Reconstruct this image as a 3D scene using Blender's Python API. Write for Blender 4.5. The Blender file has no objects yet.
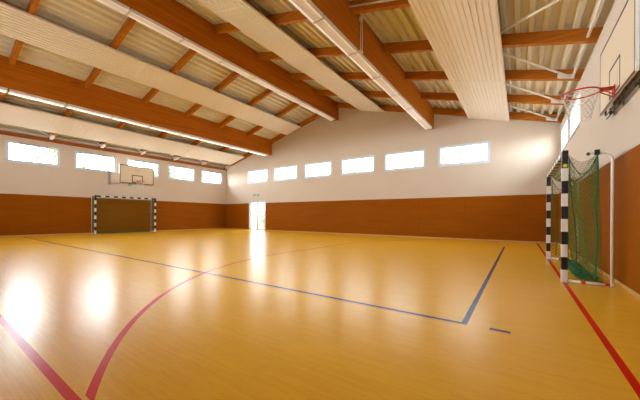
import bpy, bmesh, math, random
from mathutils import Vector, Matrix
random.seed(7)
C = bpy.context.scene.collection
W, X0, L, YN = 1.277, -19.21, 14.6, -0.55      # right wall, left wall, far gable wall, near gable wall
XR = (W + X0) / 2                              # ridge
SL = 0.268                                     # roof slope

# ------------------------------------------------------------------ mesh helpers
def box(bm, x0, x1, y0, y1, z0, z1):
    vs = [bm.verts.new((x, y, z)) for z in (z0, z1) for y in (y0, y1) for x in (x0, x1)]
    for f in ((0, 2, 3, 1), (4, 5, 7, 6), (0, 1, 5, 4), (2, 6, 7, 3), (0, 4, 6, 2), (1, 3, 7, 5)):
        bm.faces.new([vs[i] for i in f])
def prism(bm, pts, axis, a0, a1):
    """polygon pts in the two other axes extruded along axis from a0 to a1"""
    def mk(p, a):
        if axis == 'y': return (p[0], a, p[1])
        if axis == 'x': return (a, p[0], p[1])
        return (p[0], p[1], a)
    A = [bm.verts.new(mk(p, a0)) for p in pts]; B = [bm.verts.new(mk(p, a1)) for p in pts]
    n = len(pts)
    bm.faces.new(A); bm.faces.new(B[::-1])
    for i in range(n): bm.faces.new((A[i], B[i], B[(i+1) % n], A[(i+1) % n]))
def tube(bm, pts, r, n=8, cap=True, closed=False):
    pts = [Vector(p) for p in pts]; rings = []; m = len(pts)
    prev = None
    for i, p in enumerate(pts):
        if closed: t = pts[(i+1) % m] - pts[i-1]
        elif i == 0: t = pts[1] - p
        elif i == m-1: t = p - pts[-2]
        else: t = (pts[i+1] - p).normalized() + (p - pts[i-1]).normalized()
        if t.length < 1e-9: t = Vector((0, 0, 1))
        t.normalize()
        a = prev if prev is not None else (Vector((0, 0, 1)) if abs(t.z) < .9 else Vector((1, 0, 0)))
        u = a - t * a.dot(t)
        if u.length < 1e-6: u = t.orthogonal()
        u.normalize(); prev = u; w = t.cross(u)
        rr = r[i] if isinstance(r, (list, tuple)) else r
        rings.append([bm.verts.new(p + rr * (math.cos(2*math.pi*k/n) * u + math.sin(2*math.pi*k/n) * w)) for k in range(n)])
    for i in range(m if closed else m-1):
        A, B = rings[i], rings[(i+1) % m]
        for k in range(n): bm.faces.new((A[k], A[(k+1) % n], B[(k+1) % n], B[k]))
    if cap and not closed: bm.faces.new(rings[0][::-1]); bm.faces.new(rings[-1])
def build(name, bm, mat, parent=None, smooth=False, bevel=0):
    bmesh.ops.recalc_face_normals(bm, faces=bm.faces[:])
    me = bpy.data.meshes.new(name); bm.to_mesh(me); bm.free()
    o = bpy.data.objects.new(name, me); C.objects.link(o)
    me.materials.append(mat)
    if smooth:
        for p in me.polygons: p.use_smooth = True
    if bevel:
        md = o.modifiers.new('bevel', 'BEVEL'); md.width = bevel; md.segments = 2; md.limit_method = 'ANGLE'
    if parent: o.parent = parent
    return o
def NB(): return bmesh.new()
def boxes(*bs):
    bm = NB()
    for b in bs: box(bm, *b)
    return bm
def tag(o, label=None, cat=None, group=None, kind=None):
    if label: o['label'] = label
    if cat: o['category'] = cat
    if group: o['group'] = group
    if kind: o['kind'] = kind
    return o
def empty(name, loc, rz=0, **k):
    o = bpy.data.objects.new(name, None); C.objects.link(o); o.location = loc; o.rotation_euler = (0, 0, rz)
    o.empty_display_size = .2
    return tag(o, **k)
def copy_tree(o, parent=None):
    c = o.copy(); C.objects.link(c); c.parent = parent
    for ch in list(o.children): copy_tree(ch, c)
    return c
ORD = ['first', 'second', 'third', 'fourth', 'fifth', 'sixth', 'seventh', 'eighth', 'ninth', 'tenth']

# ------------------------------------------------------------------ materials
def mat(name, col, rough=.6, metal=0, spec=.5, emit=0, ecol=None):
    m = bpy.data.materials.new(name); m.use_nodes = True
    b = m.node_tree.nodes['Principled BSDF']
    b.inputs['Base Color'].default_value = (*col, 1); b.inputs['Roughness'].default_value = rough
    b.inputs['Metallic'].default_value = metal; b.inputs['Specular IOR Level'].default_value = spec
    if emit:
        b.inputs['Emission Color'].default_value = (*(ecol or col), 1); b.inputs['Emission Strength'].default_value = emit
    return m
class NT:
    def __init__(s, m): s.t = m.node_tree; s.b = s.t.nodes['Principled BSDF']
    def n(s, typ, **k):
        o = s.t.nodes.new(typ)
        for a, v in k.items(): setattr(o, a, v)
        return o
    def l(s, a, b): s.t.links.new(a, b)
    def m(s, op, a, b=None, c=None):
        o = s.n('ShaderNodeMath', operation=op)
        for i, v in enumerate((a, b, c)):
            if v is None: continue
            if isinstance(v, (int, float)): o.inputs[i].default_value = v
            else: s.l(v, o.inputs[i])
        return o.outputs[0]
    def mix(s, f, a, b, typ='MIX'):
        o = s.n('ShaderNodeMix', data_type='RGBA', blend_type=typ)
        for i, v in ((0, f), (6, a), (7, b)):
            if isinstance(v, (int, float)): o.inputs[i].default_value = v
            elif isinstance(v, tuple): o.inputs[i].default_value = (*v, 1)
            else: s.l(v, o.inputs[i])
        return o.outputs[2]
    def coords(s, scale=(1, 1, 1), kind='Object'):
        tc = s.n('ShaderNodeTexCoord'); mp = s.n('ShaderNodeMapping'); mp.inputs['Scale'].default_value = scale
        s.l(tc.outputs[kind], mp.inputs[0]); return mp.outputs[0]
    def noise(s, vec, scale, detail=3, rough=.5):
        o = s.n('ShaderNodeTexNoise'); o.inputs['Scale'].default_value = scale; o.inputs['Detail'].default_value = detail
        o.inputs['Roughness'].default_value = rough; s.l(vec, o.inputs['Vector']); return o.outputs['Fac']
    def ramp(s, f, stops):
        o = s.n('ShaderNodeValToRGB'); r = o.color_ramp
        while len(r.elements) < len(stops): r.elements.new(.5)
        for e, (p, c) in zip(r.elements, stops): e.position = p; e.color = (*c, 1)
        s.l(f, o.inputs[0]); return o.outputs[0]
    def bump(s, h, strength=.2, dist=.01):
        o = s.n('ShaderNodeBump'); o.inputs['Strength'].default_value = strength; o.inputs['Distance'].default_value = dist
        s.l(h, o.inputs['Height']); s.l(o.outputs[0], s.b.inputs['Normal'])

def floor_mat():
    m = mat('yellow_parquet', (.7, .42, .09), .3, spec=.17); t = NT(m)
    tc = t.n('ShaderNodeTexCoord'); sp = t.n('ShaderNodeSeparateXYZ'); t.l(tc.outputs['Object'], sp.inputs[0])
    x, y = sp.outputs[0], sp.outputs[1]
    br = t.n('ShaderNodeTexBrick'); br.offset = .37; br.inputs['Scale'].default_value = 1
    br.inputs['Brick Width'].default_value = .32; br.inputs['Row Height'].default_value = .023
    br.inputs['Mortar Size'].default_value = .0008; br.inputs['Mortar Smooth'].default_value = .4
    br.inputs['Color1'].default_value = (.97, .55, .045, 1); br.inputs['Color2'].default_value = (.90, .47, .035, 1)
    br.inputs['Mortar'].default_value = (.78, .38, .012, 1)
    t.l(tc.outputs['Object'], br.inputs['Vector'])
    n1 = t.noise(t.coords((5, 26, 1)), 1.6, 5, .65)
    n2 = t.noise(t.coords((.35, 1.2, 1)), 1.1, 3)
    c = t.mix(t.ramp(n1, [(.35, (0, 0, 0)), (.8, (.45, .45, .45))]), br.outputs['Color'], (.98, .64, .045))
    c = t.mix(t.m('MULTIPLY', n2, .35), c, (.84, .44, .014))
    def band(v, a, w): return t.m('LESS_THAN', t.m('ABSOLUTE', t.m('SUBTRACT', v, a)), w)
    def rng(v, a, b): return t.m('MULTIPLY', t.m('GREATER_THAN', v, a), t.m('LESS_THAN', v, b))
    def add(*ms):
        r = ms[0]
        for q in ms[1:]: r = t.m('MAXIMUM', r, q)
        return r
    w = .026
    def ring(cx, cy, keep):
        dx = t.m('SUBTRACT', x, cx); dy = t.m('SUBTRACT', y, cy)
        d = t.m('SQRT', t.m('ADD', t.m('MULTIPLY', dx, dx), t.m('MULTIPLY', dy, dy)))
        return t.m('MULTIPLY', band(d, 5.94, w), keep)
    ylo, yhi = t.m('LESS_THAN', y, 5.96), t.m('GREATER_THAN', y, 9.04)
    yin = rng(y, .505, 14.47); arcin = rng(y, .58, 14.40)
    right = t.m('MULTIPLY', rng(x, -6, .58), arcin); left = t.m('MULTIPLY', rng(x, -18.66, -12), arcin)
    red = add(t.m('MULTIPLY', band(x, .585, w), yin),
              t.m('MULTIPLY', band(y, .53, w), rng(x, -18.7, .61)), t.m('MULTIPLY', band(y, 14.45, w), rng(x, -18.7, .61)),
              t.m('MULTIPLY', band(x, -18.66, w), yin),
              ring(.58, 5.96, t.m('MULTIPLY', ylo, right)), ring(.58, 9.04, t.m('MULTIPLY', yhi, right)),
              t.m('MULTIPLY', band(x, -5.36, w), rng(y, 5.959, 9.041)),
              ring(-18.66, 5.96, t.m('MULTIPLY', ylo, left)), ring(-18.66, 9.04, t.m('MULTIPLY', yhi, left)),
              t.m('MULTIPLY', band(x, -12.72, w), rng(y, 5.959, 9.041)))
    blue = add(t.m('MULTIPLY', band(x, -.43, w), rng(y, 3.02, 11.93)), t.m('MULTIPLY', band(y, 3.045, w), rng(x, -18.2, -.404)),
               t.m('MULTIPLY', band(y, 3.045, w), rng(x, -.22, -.06)))
    thin = t.m('MULTIPLY', t.m('MULTIPLY', band(x, -6.75, .012), rng(y, 3.07, 11.9)), .5)
    c = t.mix(thin, c, (.16, .11, .12))
    c = t.mix(blue, c, (.045, .06, .14)); c = t.mix(red, c, (.72, .016, .004))
    t.l(c, t.b.inputs['Base Color'])
    t.l(t.m('SUBTRACT', .12, t.m('MULTIPLY', t.m('MAXIMUM', red, blue), .05)), t.b.inputs['Specular IOR Level'])
    r = t.m('ADD', t.m('MULTIPLY', n2, .05), .23); t.l(r, t.b.inputs['Roughness'])
    t.bump(t.noise(t.coords((1, 3, 1)), 3, 2), .03, .01)
    return m
def wood(name, dark, light, scale=(1, .25, 9), rough=.5):
    m = mat(name, light, rough, spec=.15); t = NT(m)
    n = t.noise(t.coords(scale), 2.2, 6, .65); c = t.ramp(n, [(.3, dark), (.65, light)])
    k = t.noise(t.coords((1.5, .8, 6)), 1.2, 2); c = t.mix(t.m('GREATER_THAN', k, .74), c, tuple(.55*v for v in dark))
    t.l(c, t.b.inputs['Base Color']); return m
def wainscot_mat(name, axis):
    m = mat(name, (.40, .12, .014), .65, spec=.06); t = NT(m)
    n = t.noise(t.coords((.7, .7, 5)), 1.3, 4); c = t.ramp(n, [(.3, (.28, .075, .001)), (.7, (.32, .090, .0012))])
    tc = t.n('ShaderNodeTexCoord'); sp = t.n('ShaderNodeSeparateXYZ'); t.l(tc.outputs['Object'], sp.inputs[0])
    u = t.m('FRACT', t.m('DIVIDE', t.m('ADD', sp.outputs[axis], 40), 2.05))
    seam = t.m('LESS_THAN', t.m('ABSOLUTE', t.m('SUBTRACT', u, .5)), .0025)
    t.l(t.mix(seam, c, (.20, .055, .003)), t.b.inputs['Base Color']); return m
def plaster(name, col):
    m = mat(name, col, .85, spec=.2); t = NT(m); v = t.coords()
    n = t.noise(v, 1.3, 4); t.l(t.mix(n, tuple(.95*q for q in col), col), t.b.inputs['Base Color'])
    t.bump(t.noise(v, 90, 3), .15, .003); return m
def stripes():
    # black and white goal paint: object z along a member, 20 cm fields
    def mk(name, f):
        m = mat(name, (.8, .8, .8), .35); t = NT(m)
        tc = t.n('ShaderNodeTexCoord'); sp = t.n('ShaderNodeSeparateXYZ'); t.l(tc.outputs['Object'], sp.inputs[0])
        t.l(t.mix(f(t, sp), (.82, .80, .78), (.012, .012, .014)), t.b.inputs['Base Color']); return m
    def post(t, sp):
        z = sp.outputs[2]; odd = t.m('GREATER_THAN', t.m('FRACT', t.m('DIVIDE', z, .4)), .5)
        return t.m('MAXIMUM', odd, t.m('GREATER_THAN', z, 1.8))
    def bar(t, sp):
        y = t.m('ABSOLUTE', sp.outputs[1])          # white field in the middle, then every 20 cm, 28 cm black at the ends
        odd = t.m('GREATER_THAN', t.m('FRACT', t.m('DIVIDE', t.m('ADD', y, .1), .4)), .5)
        return t.m('MAXIMUM', odd, t.m('GREATER_THAN', y, 1.3))
    return mk('striped_post_paint', post), mk('striped_bar_paint', bar)
M = {}
M['floor'] = floor_mat()
M['beam'] = wood('glulam_wood', (.40, .10, .004), (.56, .175, .008))
M['rafter'] = wood('rafter_wood', (.38, .11, .008), (.58, .20, .02), (.25, 1, 9))
M['wain_x'] = wainscot_mat('brown_wall_cladding', 0); M['wain_y'] = wainscot_mat('brown_side_cladding', 1)
M['plaster'] = plaster('cream_plaster', (.69, .59, .50))
M['deck'] = mat('trapezoid_sheet', (.82, .77, .63), .5, 0)
M['roof'] = mat('light_block_slab', (.3, .3, .3), .9)
M['panel'] = mat('white_ribbed_sheet', (.94, .88, .82), .5)
M['base'] = wood('skirting_wood', (.55, .30, .08), (.70, .42, .13))
M['plate'] = wood('eave_plate_wood', (.30, .09, .02), (.42, .14, .035))
M['white'] = mat('white_paint', (.90, .89, .87), .4)
M['frame'] = mat('window_frame_white', (.68, .74, .85), .4)
M['lamp'] = mat('luminaire_housing', (.84, .82, .80), .4)
M['diff'] = mat('luminaire_louvre', (.80, .74, .70), .45, emit=.08, ecol=(1, .9, .84))  # weak glow stands in for daylight bounced onto the louvre
M['tubelamp'] = mat('fluorescent_tube', (.9, .9, .9), .4, emit=1.8, ecol=(1, .97, .95))
M['dimtube'] = mat('dim_fluorescent_tube', (.9, .9, .9), .4, emit=.35, ecol=(1, .95, .92))
M['black'] = mat('black_paint', (.012, .012, .014), .4)
M['dark'] = mat('dark_steel', (.09, .08, .07), .4, .6)
M['grey'] = mat('grey_steel', (.32, .32, .34), .45, .4)
M['red'] = mat('red_enamel', (.62, .025, .015), .35)
M['yellow'] = mat('yellow_sticker', (.85, .62, .02), .4)
M['board'] = mat('cream_board', (.80, .68, .52), .45)
M['net'] = mat('green_net_cord', (.07, .22, .05), .8)
M['mesh'] = mat('green_net_mesh', (.12, .17, .012), .8)
M['rope'] = mat('dark_green_rope', (.008, .17, .07), .7)
M['wnet'] = mat('white_net_cord', (.72, .70, .66), .8)
M['green'] = mat('exit_green', (.01, .30, .12), .4)
M['grass'] = mat('paved_yard', (.42, .37, .30), .9)
M['leaf'] = mat('tree_leaf', (.10, .17, .06), .7); M['bark'] = mat('tree_bark', (.16, .11, .07), .9)
M['post'], M['bar'] = stripes()
g = bpy.data.materials.new('window_glass'); g.use_nodes = True; nt = g.node_tree; nt.nodes.clear()
o_ = nt.nodes.new('ShaderNodeOutputMaterial'); mx = nt.nodes.new('ShaderNodeMixShader'); tr = nt.nodes.new('ShaderNodeBsdfTransparent')
gl = nt.nodes.new('ShaderNodeBsdfGlossy'); gl.inputs['Roughness'].default_value = .02
tr.inputs[0].default_value = (.95, .98, .97, 1); mx.inputs[0].default_value = .05
nt.links.new(tr.outputs[0], mx.inputs[1]); nt.links.new(gl.outputs[0], mx.inputs[2]); nt.links.new(mx.outputs[0], o_.inputs[0])
M['glass'] = g

# ------------------------------------------------------------------ roof heights
def rb(x): return 4.74 + SL * min(x - X0, W - x)       # underside of the rafters
RD = .28
# ------------------------------------------------------------------ the setting
T = .34
tag(build('floor', boxes((X0-T, W+T, YN-T, L+T, -.2, 0)), M['floor']), kind='structure')
def wall_cells(bm, axis, p0, p1, u0, u1, z0, z1, holes):
    us = sorted({u0, u1, *[h[0] for h in holes], *[h[1] for h in holes]}); zs = sorted({z0, z1, *[h[2] for h in holes], *[h[3] for h in holes]})
    for a, b in zip(us, us[1:]):
        for c, d in zip(zs, zs[1:]):
            mu, mz = (a+b)/2, (c+d)/2
            if any(h[0] < mu < h[1] and h[2] < mz < h[3] for h in holes): continue
            if axis == 'x': box(bm, p0, p1, a, b, c, d)
            else: box(bm, a, b, p0, p1, c, d)
WZ0, WZ1 = 3.44, 4.41
left_win = [(.13, 2.03), (2.58, 4.48), (5.04, 6.96), (7.49, 9.40), (9.95, 11.88), (12.36, 14.20)]
right_win = [(9.95, 11.90), (12.36, 14.22)]
far_win = [(-16.75, -14.64), (-14.10, -11.93), (-11.39, -9.26), (-8.67, -6.50), (-5.98, -3.83), (-3.24, -1.07)]
DX0, DX1, DZ = -16.55, -14.81, 2.14
bm = NB(); wall_cells(bm, 'x', X0-T, X0, YN-T, L+T, 0, 4.64, [(a, b, WZ0, WZ1) for a, b in left_win]); box(bm, X0-T, X0-.24, YN-T, L+T, 4.64, 5.10)
tag(build('wall_left', bm, M['plaster']), kind='structure')
bm = NB(); wall_cells(bm, 'x', W, W+T, YN-T, L+T, 0, 4.61, [(a, b, WZ0, WZ1) for a, b in right_win]); box(bm, W+.24, W+T, YN-T, L+T, 4.61, 5.10)
tag(build('wall_right', bm, M['plaster']), kind='structure')
tri = [(X0-.24, 5.06), (W+.24, 5.06), (XR, 5.13 + SL*(W-XR))]
bm = NB(); wall_cells(bm, 'y', L, L+T, X0-.24, W+.24, 0, 5.06, [(a, b, WZ0, WZ1) for a, b in far_win] + [(DX0, DX1, 0, DZ)])
prism(bm, tri, 'y', L, L+T); tag(build('wall_far', bm, M['plaster']), kind='structure')
bm = NB(); wall_cells(bm, 'y', YN-T, YN, X0-.24, W+.24, 0, 5.06, [(a, b, WZ0, WZ1) for a, b in far_win])
prism(bm, tri, 'y', YN-T, YN); tag(build('wall_near', bm, M['plaster']), kind='structure')
# trapezoid sheet roof
def deckline():
    pts = []; n = int((W - XR) / .26) + 1
    for k in range(-1, n):
        d = k * .26
        for du, dz in ((0, 0), (.085, 0), (.115, .105), (.23, .105)):
            if -.24 < d + du < W - XR: pts.append((d + du, 4.74 + RD + SL*(d+du) + dz))
    pts.append((W - XR, 4.74 + RD + SL*(W-XR)))
    return pts
dl = deckline(); prof = [(X0 + d, z) for d, z in dl] + [(W - d, z) for d, z in dl[::-1][1:]]
bm = NB(); A = [bm.verts.new((x, YN, z)) for x, z in prof]; B = [bm.verts.new((x, L, z)) for x, z in prof]
for i in range(len(prof)-1): bm.faces.new((A[i], A[i+1], B[i+1], B[i]))
tag(build('ceiling', bm, M['deck']), kind='structure')
bm = NB(); e = 4.74 + RD + .12
zr = e + SL*(W-XR)
prism(bm, [(X0-1.0, e-SL), (XR, zr), (W+1.0, e-SL), (W+1.0, e-SL+.3), (XR, zr+.3), (X0-1.0, e-SL+.3)], 'y', YN-.8, L+.8)
tag(build('ceiling_light_block', bm, M['roof']), kind='structure')  # unseen slab added above the deck to keep outside light out
# cladding, skirting, eave plates
BH = 1.965; ct = .025
tag(build('trim_1', boxes((X0, X0+ct, YN, L, 0, BH)), M['wain_y']), kind='structure')
tag(build('trim_2', boxes((W-ct, W, YN, L, 0, BH)), M['wain_y']), kind='structure')
tag(build('trim_3', boxes((X0+ct, DX0, L-ct, L, 0, BH), (DX1, W-ct, L-ct, L, 0, BH)), M['wain_x']), kind='structure')
tag(build('trim_4', boxes((X0-.02, X0+.05, YN, L, 4.62, 4.79)), M['plate']), kind='structure')
tag(build('baseboard_left', boxes((X0+ct, X0+ct+.018, YN, L-ct, 0, .06)), M['base'], bevel=.004), kind='structure')
tag(build('baseboard_right', boxes((W-ct-.018, W-ct, YN, L-ct, 0, .06)), M['base'], bevel=.004), kind='structure')
tag(build('baseboard_far', boxes((X0+ct+.02, DX0, L-ct-.018, L-ct, 0, .06), (DX1, W-ct-.02, L-ct-.018, L-ct, 0, .06)), M['base'], bevel=.004), kind='structure')

# windows
wn = 0
def window(axis, pos, sgn, a, b, opener):
    """pos = inner wall face, sgn = direction to outside"""
    global wn; wn += 1
    f0, f1 = sorted((pos + sgn*.008, pos + sgn*.038)); w = .12
    def bx(u0, u1, q0, q1, z0, z1): return (q0, q1, u0, u1, z0, z1) if axis == 'x' else (u0, u1, q0, q1, z0, z1)
    r = build('window_%d' % wn, boxes(bx(a, b, f0, f1, WZ0, WZ0+w), bx(a, b, f0, f1, WZ1-w, WZ1), bx(a, a+w, f0, f1, WZ0+w, WZ1-w), bx(b-w, b, f0, f1, WZ0+w, WZ1-w)), M['frame'])
    tag(r, kind='structure')
    gm = (f0+f1)/2 + sgn*.008
    build('pane', boxes(bx(a+w-.005, b-w+.005, gm-.004, gm+.004, WZ0+w-.005, WZ1-w+.005)), M['glass'], r)
    s0, s1 = sorted((pos + sgn*.01, pos - sgn*.03))
    build('sill', boxes(bx(a, b, s0, s1, WZ0-.012, WZ0+.004)), M['frame'], r)
    if opener:
        c0, c1 = sorted((pos - sgn*.012, pos + sgn*.0075)); m_ = (a+b)/2
        build('opener_rod', boxes(bx(m_-.55, m_+.55, c0, c1, WZ1-.05, WZ1-.025)), M['grey'], r)
    lt = bpy.data.lights.new('window_portal', 'AREA'); lt.shape = 'RECTANGLE'; lt.cycles.is_portal = True
    lt.size, lt.size_y = (b-a), (WZ1-WZ0)
    lo = bpy.data.objects.new('window_portal', lt); C.objects.link(lo); q = pos + sgn*.16; mz = (WZ0+WZ1)/2
    lo.location = (q, (a+b)/2, mz) if axis == 'x' else ((a+b)/2, q, mz)
    lo.rotation_euler = Vector((-sgn, 0, 0) if axis == 'x' else (0, -sgn, 0)).to_track_quat('-Z', 'Y').to_euler()
for a, b in left_win: window('x', X0, -1, a, b, True)
for a, b in far_win: window('y', L, 1, a, b, False)
for a, b in right_win: window('x', W, 1, a, b, False)
for a, b in far_win: window('y', YN, -1, a, b, False)  # unseen windows behind the camera, added to bring light into the hall
# glazed double door
d = build('door_1', boxes((DX0, DX0+.07, L-.02, L+.12, 0, DZ), (DX1-.07, DX1, L-.02, L+.12, 0, DZ), (DX0+.07, DX1-.07, L-.02, L+.12, DZ-.07, DZ)), M['frame'])
tag(d, kind='structure'); dm = (DX0+DX1)/2
for s in (0, 1):
    x0_, x1_ = (DX0+.075, dm-.003) if s == 0 else (dm+.003, DX1-.075); y0_, y1_ = L+.03, L+.09; fw = .09
    lf = build('door_leaf', boxes((x0_, x0_+fw, y0_, y1_, .01, DZ-.075), (x1_-fw, x1_, y0_, y1_, .01, DZ-.075), (x0_+fw, x1_-fw, y0_, y1_, .01, .12), (x0_+fw, x1_-fw, y0_, y1_, DZ-.15, DZ-.075)), M['frame'], d)
    build('pane', boxes((x0_+fw-.005, x1_-fw+.005, L+.055, L+.063, .115, DZ-.145)), M['glass'], lf)
    hx = dm + (-.035 if s == 0 else .035); bm = NB(); tube(bm, [(hx, L+.03, 1.02), (hx, L-.02, 1.02), (hx + (-.11 if s == 0 else .11), L-.02, 1.02)], .01)
    build('handle', bm, M['grey'], lf)
lt = bpy.data.lights.new('door_portal', 'AREA'); lt.shape = 'RECTANGLE'; lt.cycles.is_portal = True; lt.size, lt.size_y = DX1-DX0, DZ
lo = bpy.data.objects.new('door_portal', lt); C.objects.link(lo); lo.location = (dm, L+.2, DZ/2); lo.rotation_euler = Vector((0, -1, 0)).to_track_quat('-Z', 'Y').to_euler()

# ------------------------------------------------------------------ beams
def beam(name, x0, x1, z0, label):
    bm = NB()
    pts = [(x0, z0), (x1, z0), (x1, rb(x1)+RD-.004)]
    if x0 < XR < x1: pts.append((XR, rb(XR)+RD-.004))
    pts.append((x0, rb(x0)+RD-.004)); prism(bm, pts, 'y', YN+.005, L-.003)
    return tag(build(name, bm, M['beam'], bevel=.01), label, 'beam', 'long laminated roof beams')
BA, BB, BC = (-14.50, -14.25), (-9.095, -8.85), (-3.69, -3.44)
beam('glulam_beam', *BA, 5.28, 'orange laminated roof beam nearest the far-left wall, lamps under it')
beam('glulam_beam', *BB, 6.72, 'orange laminated ridge beam at the highest line of the roof')
beam('glulam_beam', *BC, 5.30, 'orange laminated roof beam nearest the right wall, with a hanging white rod')
# rafters
RY = [14.50, 12.41, 10.34, 8.28, 6.22, 4.12, 2.05, -.02]
bays = [(X0-.235, BA[0], 'from window wall to left beam'), (BA[1], BB[0], 'from left beam to ridge beam'),
        (BB[1], BC[0], 'from ridge beam to right beam'), (BC[1], W+.235, 'from right beam to right wall')]
minidx = [7, 7, 6, 6]
for bi, (a, b, txt) in enumerate(bays):
    for k, y in enumerate(RY):
        if k >= minidx[bi]: continue
        bm = NB(); prism(bm, [(a, rb(a)), (b, rb(b)), (b, rb(b)+RD-.003), (a, rb(a)+RD-.003)], 'y', y-.06, y+.06)
        r = build('wooden_rafter', bm, M['rafter'], bevel=.006)
        tag(r, 'orange wooden rafter %s, %s from far wall' % (txt, ORD[k]), 'rafter', 'rafters ' + txt)
# ------------------------------------------------------------------ ribbed ceiling panels
def ceiling_panel(xa, xb, off, y1, txt):
    side = -1 if xb < XR else 1
    t = empty('radiant_ceiling_panel', ((xa+xb)/2, 5.2, rb((xa+xb)/2)+off), label=txt, cat='ceiling panel', group='ribbed white ceiling strips')
    cx, cz = (xa+xb)/2, rb((xa+xb)/2)+off
    ys = [.12, 5.15, 10.3, y1]
    for s0, s1 in zip(ys, ys[1:]):
        n = max(8, round((xb-xa)/.11)); bot = []; gd = .014 if xa > -3 else .036
        for i in range(n):
            u = (xb-xa)/n; x = xa + i*u
            for fx, dz in ((0, 0), (.66, 0), (.70, gd), (.96, gd)):
                X = x + fx*u; bot.append((X - cx, rb(X)+off+dz - cz))
        bot.append((xb - cx, rb(xb)+off - cz))
        top = [(x, z+.045) for x, z in ((bot[-1][0], bot[-1][1]), (bot[0][0], bot[0][1]))]
        bm = NB(); prism(bm, bot + top, 'y', s0+.012-5.2, s1-.012-5.2); build('panel_section', bm, M['panel'], t)
    for ys_ in ys[1:3]:
        box_ = [(xa-cx+.01, rb(xa)+off-cz-.006), (xb-cx-.01, rb(xb)+off-cz-.006), (xb-cx-.01, rb(xb)+off-cz+.03), (xa-cx+.01, rb(xa)+off-cz+.03)]
        bm = NB(); prism(bm, box_, 'y', ys_-.03-5.2, ys_+.03-5.2); build('joint_cover', bm, M['panel'], t)
    for y in RY[:7]:
        if y > y1: continue
        for fx in (.15, .85):
            X = xa + fx*(xb-xa); bm = NB(); tube(bm, [(X-cx, y-5.2, rb(X)-cz+.01), (X-cx, y-5.2, rb(X)+off-cz+.03)], .008, 6); build('hanger', bm, M['grey'], t)
ceiling_panel(-18.22, -16.62, -.09, 14.2, 'white ribbed ceiling strip beside the left window wall')
ceiling_panel(-12.74, -11.54, -.07, 14.44, 'white ribbed ceiling strip between the left roof beam and the ridge beam')
ceiling_panel(-7.38, -5.90, -.09, 14.56, 'white ribbed ceiling strip between the ridge beam and the right roof beam')
ceiling_panel(-1.93, -.37, -.09, 14.56, 'broad white ribbed ceiling strip nearest the right wall')
# ------------------------------------------------------------------ luminaires
def make_lum(lit):
    t = empty('linear_luminaire', (0, 0, 0), cat='lamp'); h = 1.49/2
    build('housing', boxes((-.15, .15, -h, h, .02, .075), (-.15, -.135, -h, h, -.01, .02), (.12, .15, -h, h, -.01, .02), (-.135, .12, -h, -h+.02, -.01, .02), (-.135, .12, h-.02, h, -.01, .02)), M['lamp'], t)
    build('louvre', boxes((-.135, .095, -h+.02, h-.02, .004, .018)), M['diff'], t)
    bm = NB(); tube(bm, [(.108, -h+.02, .004), (.108, h-.02, .004)], .013, 8); build('tube_lamp', bm, lit, t, smooth=True)
    bm = NB(); tube(bm, [(-.118, -h+.02, -.004), (-.118, h-.02, -.004)], .014, 8); build('tube_lamp', bm, lit, t, smooth=True)
    return t
proto = None
for (xc, zb, txt, first) in ((sum(BA)/2, 5.28, 'left roof beam', 9), (sum(BB)/2, 6.72, 'ridge beam', 8), (sum(BC)/2, 5.30, 'right roof beam', 8)):
    yy = 13.46; k = 0; proto = None
    while k < first and yy > .8:
        if proto is None: o = proto = make_lum(M['tubelamp'] if xc < XR-1 else M['dimtube'])
        else: o = copy_tree(proto)
        o.location = (xc - .01 if xc < XR-1 or xc > XR+1 else xc, yy, zb - .0755)
        tag(o, 'long white strip lamp under the %s, %s from the far wall' % (txt, ORD[k]), 'lamp', 'strip lamps under the ' + txt)
        yy -= 1.53; k += 1
# ------------------------------------------------------------------ wind bracing tubes
def brace(xw, xi, y0, y1, yr, face, wt, ttxt):
    """diagonal tube from (xi, y0) inside the bay to (xw, y1) at a plate on the side of rafter yr"""
    z = lambda x: rb(x) + .08
    t = empty('brace_tube', (xw, y1, z(xw)), label=ttxt, cat='brace', group='white diagonal roof braces by the %s wall' % wt)
    bm = NB(); tube(bm, [(0, 0, 0), (xi-xw, y0-y1, z(xi)-z(xw))], .026, 10); build('tube', bm, M['white'], t, smooth=True)
    xa, xb = sorted((xw + .10*(1 if wt == 'right' else -1), xw - .26*(1 if wt == 'right' else -1)))
    bm = NB(); prism(bm, [(xa-xw, rb(xa)+.02-z(xw)), (xb-xw, rb(xb)+.02-z(xw)), (xb-xw, rb(xb)+.14-z(xw)), (xa-xw, rb(xa)+.14-z(xw))], 'y', *sorted((yr+face*.061-y1, yr+face*.069-y1)))
    if wt == 'left': prism(bm, [(xa-xw, rb(xa)-.014-z(xw)), (xb+.12-xw, rb(xb+.12)-.014-z(xw)), (xb+.12-xw, rb(xb+.12)-.001-z(xw)), (xa-xw, rb(xa)-.001-z(xw))], 'y', yr-.07-y1, yr+.07-y1)  # left only: added white strip under the rafter end imitates window light
    build('fixing_plate', bm, M['white'], t)
for xw, xi, wt, sg, n in ((1.10, -.85, 'right', 1, 3), (-19.03, -17.1, 'left', -1, 6)):
    for k in range(n):
        brace(xw, xi, RY[k+1]+.055, RY[k]-.06, RY[k], -1, wt, 'white diagonal brace by the %s wall, %s from the far wall' % (wt, ORD[k]))
    if sg > 0: brace(xw, xi, RY[3]-.055, RY[4]+.06, RY[4], -1, wt, 'white diagonal brace by the right wall, nearest the backboard and leaning the other way')
    xp = xw + .07*sg
    bm = NB(); tube(bm, [(xp, YN+.3, rb(xp)+.09), (xp, L-.002, rb(xp)+.09)], .03, 10)
    tag(build('brace_pipe', bm, M['white'], smooth=True), 'long straight white pipe running through the rafters along the %s wall' % wt, 'pipe')
bm = NB(); tube(bm, [(-3.438, 6.138, rb(-3.43)+.12), (-2.0, 6.138, rb(-2.0)+.12)], .02, 10)
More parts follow.
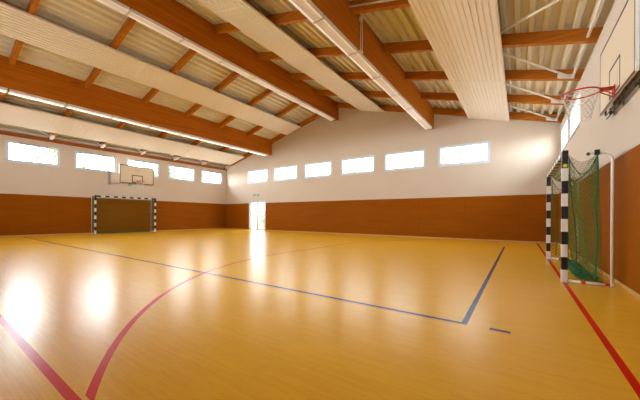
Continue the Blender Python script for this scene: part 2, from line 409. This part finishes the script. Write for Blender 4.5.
tag(build('tie_tube', bm, M['white'], smooth=True), 'short white tube fixed along a rafter side beside the right roof beam', 'tube')
t = empty('hanging_rod', (-3.40, 6.74, 5.30), label='thin white double rod hanging down the face of the right roof beam', cat='rod')
for dy in (-.045, .045):
    bm = NB(); tube(bm, [(0, dy, .82), (0, dy, .02)], .012, 6); build('rod', bm, M['white'], t, smooth=True)
build('wall_plate', boxes((-.04, .012, -.05, .05, .80, .90)), M['white'], t); build('hook', boxes((-.04, .018, -.06, .06, -.02, .03)), M['white'], t)

# ------------------------------------------------------------------ nets
def net_sheet(bm, P, ns, nt_, r, k=3, seg=26):
    """diamond net on surface P(s,t), s,t in 0..1: two families of diagonal cords"""
    for fam in (1, -1):
        for i in range(-nt_, ns+1) if fam == 1 else range(0, ns+nt_+1):
            pts = []
            # line s = (i + fam*j)/ns , t = j/nt_
            j0 = max(0, -i) if fam == 1 else max(0, i-ns); j1 = min(nt_, ns-i) if fam == 1 else min(nt_, i)
            if j1 - j0 < 1: continue
            n = max(1, (j1-j0)); st = 1 if n <= seg else 2
            js = list(range(j0, j1, st)) + [j1]
            for j in js: pts.append(P((i + fam*j)/ns, j/nt_))
            tube(bm, pts, r, k, cap=False)
def goal(loc, rz, labels):
    t = empty('handball_goal', loc, rz, label=labels[0], cat='goal')
    for s in (-1, 1):
        p = build('goal_post', boxes((-.04, .04, -.04, .04, 0, 2.0)), M['post'], t, bevel=.006); p.location = (0, s*1.54, 0)
        if labels[1] == s:
            bm = NB(); 
            bmesh.ops.create_cone(bm, cap_ends=True, segments=20, radius1=.028, radius2=.028, depth=.003, matrix=Matrix.Translation((0, -.0415, 1.84)) @ Matrix.Rotation(math.pi/2, 4, 'X'))
            o = build('round_sticker', bm, M['yellow'], p); o['label'] = 'yellow round sticker'
            for q, dz in enumerate((1.95, 1.93, 1.905)): pass
    build('crossbar', boxes((-.04, .04, -1.58, 1.58, 2.0, 2.08)), M['bar'], t, bevel=.006)
    for s in (-1, 1):
        y = s*1.54
        bm = NB(); pts = [(.54, y, .0), (.54, y, 1.88)] + [(.54-.10*(1-math.cos(a)), y, 1.88+.12*math.sin(a)) for a in [math.radians(q) for q in (15, 30, 45, 60, 75, 90)]] + [(.36, y, 2.015), (.28, y, 2.0)]
        tube(bm, pts, .019, 10); st = build('rear_stanchion', bm, M['white'], t, smooth=True)
        bm = NB(); bmesh.ops.create_uvsphere(bm, u_segments=10, v_segments=8, radius=.026, matrix=Matrix.Translation((.275, y, 1.998))); build('end_cap', bm, M['black'], st)
        bm = NB(); box(bm, .34, .40, y-.03, y+.03, 1.975, 2.05); build('net_clamp', bm, M['black'], st)
        bm = NB(); tube(bm, [(.04, y, .026), (.54, y, .022)], .021, 10); br = build('base_rail', bm, M['white'], t, smooth=True)
        for xx in (.20, .47):
            bm = NB(); tube(bm, [(xx, y, .025), (xx+.05, y, .025)], .0235, 10); q = build('rail_band', bm, M['red'], br); q['label'] = 'red band'
        bm = NB(); bmesh.ops.create_uvsphere(bm, u_segments=10, v_segments=8, radius=.03, matrix=Matrix.Translation((.545, y, .03))); build('foot', bm, M['white'], st)
    # net
    rg = random.Random(3)
    rearz = lambda s: 1.99 - .22*math.sin(math.pi*s)
    def top(s, u): y = -1.50 + 3.0*s; return (.045 + (.33)*u, y, 2.03*(1-u) + rearz(s)*u - .12*math.sin(math.pi*u))
    def rear(s, u):
        y = -1.53 + 3.06*s; z = rearz(s)*(1-u) + .05*u
        return (.375 + .07*u*u + .03*math.sin(9*s+3*u), y, z)
    def side(sg):
        def P(s, u):
            tz = 1.98 - .02*s - .30*math.sin(math.pi*min(1, s))*.9
            return (.05 + .325*s, sg*(1.50 + .015*math.sin(7*u)), tz*(1-u) + .05*u)
        return P
    n = build('net', (lambda b: (net_sheet(b, rear, 34, 22, .0034), net_sheet(b, top, 34, 4, .0030), net_sheet(b, side(-1), 4, 22, .0034), net_sheet(b, side(1), 4, 22, .0034), b)[-1])(NB()), M['mesh'], t)
    bm = NB()
    for sg in (-1, 1):
        tube(bm, [(.375 + .01*math.sin(q), sg*1.53, 1.98-1.9*q/12) for q in range(13)], .013, 6)
        P = side(sg); tube(bm, [P(q/10, 0) for q in range(11)], .006, 6)
        tube(bm, [(.06+.09*math.sin(q/12*1.9)**2, sg*1.50, 1.95-1.85*q/12) for q in range(13)], .009, 6)
    tube(bm, [rear(q/20, 0) for q in range(21)], .006, 6)
    o = build('border_rope', bm, M['rope'], n); o['label'] = 'dark green border rope'
    bm = NB()
    for q in range(70):
        cx = rg.uniform(.22, .47); a = rg.uniform(.02, .06); ph = rg.uniform(0, 6); y0 = rg.uniform(-1.5, 1.0); ln = rg.uniform(.3, .7)
        tube(bm, [(cx + a*math.sin(ph + w_*1.3) + rg.uniform(-.012, .012), min(1.5, y0 + ln*w_/9), .012 + .075*rg.random()*(1-abs(cx-.33)/.3)) for w_ in range(10)], .007, 4)
    o = build('net_slack', bm, M['rope'], n); o['label'] = 'dark green slack of the net heaped on the floor'
    return t
goal((.585, 7.50, 0), 0, ('black and white handball goal with green net by the right wall', -1))
goal((-18.66, 7.34, 0), math.pi, ('small distant black and white handball goal against the far-left wall', 0))

# ------------------------------------------------------------------ basketball boards (local: board faces -x, back to +x)
def hoop(loc, rz, label, bz, gap, left):
    t = empty('basketball_hoop', loc, rz, label=label, cat='basketball hoop'); hw = .925; H = 1.05
    b = build('backboard', boxes((0, .03, -hw, hw, bz, bz+H)), M['board'], t, bevel=.004)
    lw = .03 if not left else .045; y0, y1, z0, z1 = -hw, hw, bz, bz+H
    def ring(y0, y1, z0, z1, w): return boxes((-.002, .0, y0, y1, z0, z0+w), (-.002, .0, y0, y1, z1-w, z1), (-.002, 0, y0, y0+w, z0+w, z1-w), (-.002, 0, y1-w, y1, z0+w, z1-w))
    o = build('border_line', ring(y0, y1, z0, z1, lw), M['black'], b)
    o = build('target_square', ring(-.295, .295, bz+.06, bz+.51, lw), M['black'], b)
    if left:
        o = build('small_mark', boxes((-.002, 0, -.12, -.02, bz+.76, bz+.78), (-.002, 0, .0, .05, bz+.76, bz+.785), (-.002, 0, .07, .14, bz+.755, bz+.775)), M['red'], b)
    # edge strip (near, pale)
    for sg in (-1, 1): build('edge_strip', boxes((-.002, .034, *sorted((sg*hw, sg*(hw+.012))), bz, bz+H)), M['white'], b)
    # rim
    rz_ = bz + .15; n = 40; R = .225; cx = -.15 - R
    bm = NB(); tube(bm, [(cx + R*math.cos(2*math.pi*k/n), R*math.sin(2*math.pi*k/n), rz_) for k in range(n)], .011, 8, closed=True)
    rim = build('rim', bm, M['red'], t, smooth=True)
    bm = NB(); box(bm, -.012, -.002, -.07, .07, rz_-.12, rz_+.03)
    for s in (-1, 1):
        tube(bm, [(-.01, s*.06, rz_), (-.12, s*.075, rz_), (-.17, s*.10, rz_)], .009, 6)
        tube(bm, [(-.01, s*.05, rz_-.11), (-.15, s*.06, rz_-.01)], .008, 6)
    box(bm, -.15, -.01, -.06, .06, rz_-.006, rz_+.004)
    build('rim_bracket', bm, M['red'], rim)
    bm = NB()
    def P(s, u):
        a = 2*math.pi*s; r = R*(1 - .42*u**.8) - .004; return (cx + r*math.cos(a), r*math.sin(a), rz_ - .012 - .40*u)
    for fam in (1, -1):
        for i in range(12):
            tube(bm, [P((i + fam*j/2)/12, j/10) for j in range(11)], .0035, 4)
    build('hoop_net', bm, M['wnet'], rim)
    # carrying frame
    bm = NB(); x = .06
    for zz in (bz-.03, bz+.35, bz+.9): tube(bm, [(x, -.85, zz), (x, .85, zz)], .009, 6)
    for yy in (-.85, -.3, .3, .85): tube(bm, [(x, yy, bz-.02), (x, yy, bz+.9)], .014, 6)
    f = build('carrying_frame', bm, M['dark'], t, smooth=True)
    if left:
        for yw, yb_ in ((1.21, .88), (.2, .2)):
            bm = NB(); box(bm, gap-.07, gap-.001, yw-.05, yw+.05, bz-.10, bz+.64)
            for dz in (-.03, .5): tube(bm, [(gap-.04, yw, bz+dz), (.06, yb_, bz+dz)], .02, 6)
            build('wall_bracket', bm, M['grey'], t)
    else:
        for yy in (-.6, .1, .6):
            bm = NB(); tube(bm, [(x, yy, bz-.03), (gap-.03, yy, bz-.05)], .014, 6); box(bm, gap-.034, gap-.026, yy-.03, yy+.03, bz-.10, bz+.02)
            tube(bm, [(x+.01, yy, bz-.08), (x+.01, yy, bz+.02)], .012, 6); build('wall_bracket', bm, M['dark'], t)
        bm = NB(); tube(bm, [(x+.03, -.8, bz-.06), (x+.03, .95, bz-.06)], .009, 6); build('lower_rail', bm, M['dark'], t)
        for yy in (-.6, .6):
            bm = NB(); tube(bm, [(x, yy, bz+.9), (gap-.001, yy, bz+.9)], .014, 6); build('upper_bracket', bm, M['dark'], t)
    return t
hoop((1.13, 5.915, 0), 0, 'basketball hoop with red rim close by at the right wall', 2.78, W-1.13, False)
hoop((-18.60, 7.83, 0), math.pi, 'small distant basketball hoop on the far-left wall above the goal', 2.87, 18.60*-1 - X0, True)

# ------------------------------------------------------------------ emergency exit sign
t = empty('exit_sign', (-15.80, L, 2.55), label='green emergency exit sign on the far wall above the glass door', cat='sign')
build('sign_body', boxes((-.28, .28, -.04, -.001, -.075, .075)), M['green'], t, bevel=.004)
bm = NB()
box(bm, .08, .17, -.044, -.041, -.055, .055)                       # door
prism(bm, [(-.20, 0), (-.13, .05), (-.13, .02), (-.06, .02), (-.06, -.02), (-.13, -.02), (-.13, -.05)], 'y', -.044, -.041)
tube(bm, [(.03, -.043, .045), (.031, -.043, .046)], .014, 8); tube(bm, [(.02, -.043, .025), (.0, -.043, -.01), (.03, -.043, -.03), (.01, -.043, -.06)], .007, 6)
tube(bm, [(.0, -.043, -.01), (-.02, -.043, -.04), (-.045, -.043, -.04)], .007, 6); tube(bm, [(.02, -.043, .02), (.05, -.043, .005)], .006, 6); tube(bm, [(.02, -.043, .02), (-.015, -.043, .01)], .006, 6)
build('pictogram', bm, M['white'], t)

# ------------------------------------------------------------------ outside
tag(build('floor_yard', boxes((-70, 50, -40, 70, -.45, -.25)), M['grass']), kind='structure')
def tree(x, y, h, r, label):
    t = empty('leafy_tree', (x, y, -.25), label=label, cat='tree', group='trees outside the windows')
    bm = NB(); tube(bm, [(0, 0, -.1), (.1, 0, h*.35), (0, .1, h*.7)], [.2, .15, .07], 8)
    for q in range(5):
        a = q*1.3; tube(bm, [(.05, 0, h*(.35+.06*q)), (math.cos(a)*r*.6, math.sin(a)*r*.6, h*(.6+.05*q))], [.07, .03], 6)
    build('trunk', bm, M['bark'], t)
    bm = NB(); rg = random.Random(int(x*7+y))
    cl = [(rg.gauss(0, .42)*r, rg.gauss(0, .42)*r, h*.68 + rg.gauss(0, .16)*h, rg.uniform(.25, .45)*r) for _ in range(16)]
    for _ in range(1500):
        cx, cy, cz, cr = rg.choice(cl); v = Vector((rg.gauss(0, 1), rg.gauss(0, 1), rg.gauss(0, 1))).normalized() * cr * rg.uniform(.6, 1)
        p = Vector((cx, cy, cz)) + v; a = Vector((rg.gauss(0, 1), rg.gauss(0, 1), rg.gauss(0, 1))).normalized(); b = a.orthogonal().normalized(); s = rg.uniform(.10, .2)
        vs = [bm.verts.new(p + a*s), bm.verts.new(p + b*s*.5), bm.verts.new(p - a*s), bm.verts.new(p - b*s*.5)]; bm.faces.new(vs)
    build('crown', bm, M['leaf'], t)
tree(-31, 7.6, 9.0, 3.0, 'leafy tree outside behind the second left window')
tree(-31, 15, 8.0, 2.8, 'leafy tree outside behind the fourth left window')
tree(-18, 30, 9.5, 3.0, 'leafy tree outside behind the far-wall windows above the door')
tree(-5.5, 27, 10.0, 3.0, 'leafy tree outside behind the far-wall windows on the right')
def shrub(x, y, h, label):
    t = empty('shrub', (x, y, -.25), label=label, cat='shrub', group='shrubs outside the glass door')
    bm = NB(); rg = random.Random(int(x*3))
    for q in range(7): tube(bm, [(0, 0, 0), (rg.uniform(-.4, .4), rg.uniform(-.4, .4), h*.7)], [.03, .012], 5)
    build('stem', bm, M['bark'], t); bm = NB()
    for _ in range(700):
        p = Vector((rg.gauss(0, .38), rg.gauss(0, .38), h*(.12+.85*rg.random()**.8))); a = Vector((rg.gauss(0, 1), rg.gauss(0, 1), rg.gauss(0, 1))).normalized(); b = a.orthogonal().normalized(); s = rg.uniform(.06, .11)
        bm.faces.new([bm.verts.new(p + a*s), bm.verts.new(p + b*s*.5), bm.verts.new(p - a*s), bm.verts.new(p - b*s*.5)])
    build('foliage', bm, M['leaf'], t)
shrub(-16.6, 17.2, 1.9, 'green shrub outside behind the right leaf of the glass door')
shrub(-19.4, 19.0, 1.6, 'green shrub outside behind the left leaf of the glass door')

# ------------------------------------------------------------------ light
wd = bpy.data.worlds.new('overcast_sky'); bpy.context.scene.world = wd; wd.use_nodes = True; n = wd.node_tree.nodes; l = wd.node_tree.links
bg = n['Background']; bg.inputs[1].default_value = 1
tc = n.new('ShaderNodeTexCoord'); sx = n.new('ShaderNodeSeparateXYZ'); rp = n.new('ShaderNodeValToRGB'); mr = n.new('ShaderNodeMapRange')
l.new(tc.outputs['Generated'], sx.inputs[0]); l.new(sx.outputs[2], rp.inputs[0])
# overcast sky: brightest behind the viewer (-y) and to the left (-x), dimmest beyond the far gable wall
def sm(op, a, b, clamp=False):
    o = n.new('ShaderNodeMath'); o.operation = op; o.use_clamp = clamp
    for q, v in enumerate((a, b)):
        if isinstance(v, (int, float)): o.inputs[q].default_value = v
        else: l.new(v, o.inputs[q])
    return o.outputs[0]
S0, SX, SY = 11, 85, 18
st = sm('ADD', sm('ADD', S0, sm('MULTIPLY', sm('POWER', sm('MULTIPLY', sx.outputs[0], -1, True), 12), SX)), sm('MULTIPLY', sm('MULTIPLY', sx.outputs[1], -1, True), SY))
l.new(st, bg.inputs[1]); l.new(rp.outputs[0], bg.inputs[0])
rp.color_ramp.elements[0].position = 0; rp.color_ramp.elements[0].color = (.95, .97, 1.0, 1); rp.color_ramp.elements[1].position = .7; rp.color_ramp.elements[1].color = (.92, .96, 1.05, 1)

# ------------------------------------------------------------------ camera
cam = bpy.data.cameras.new('camera'); co = bpy.data.objects.new('camera', cam); C.objects.link(co)
cam.sensor_width = 36; cam.sensor_fit = 'HORIZONTAL'; cam.lens = 287.77*36/640; cam.shift_y = 16.64/640; cam.clip_start = .05; cam.clip_end = 300
a = math.radians(34.743); ro = math.radians(.372)
R_, U_, F_ = Vector((math.cos(a), math.sin(a), 0)), Vector((0, 0, 1)), Vector((-math.sin(a), math.cos(a), 0))
r2 = math.cos(ro)*R_ + math.sin(ro)*U_; u2 = -math.sin(ro)*R_ + math.cos(ro)*U_
mw = Matrix((r2, u2, -F_)).transposed().to_4x4(); mw.translation = Vector((0, 0, 1.012)); co.matrix_world = mw
sc = bpy.context.scene; sc.camera = co
sc.view_settings.view_transform = 'Standard'; sc.view_settings.look = 'None'; sc.view_settings.exposure = .36; sc.view_settings.gamma = 1
sc.view_settings.use_curve_mapping = False
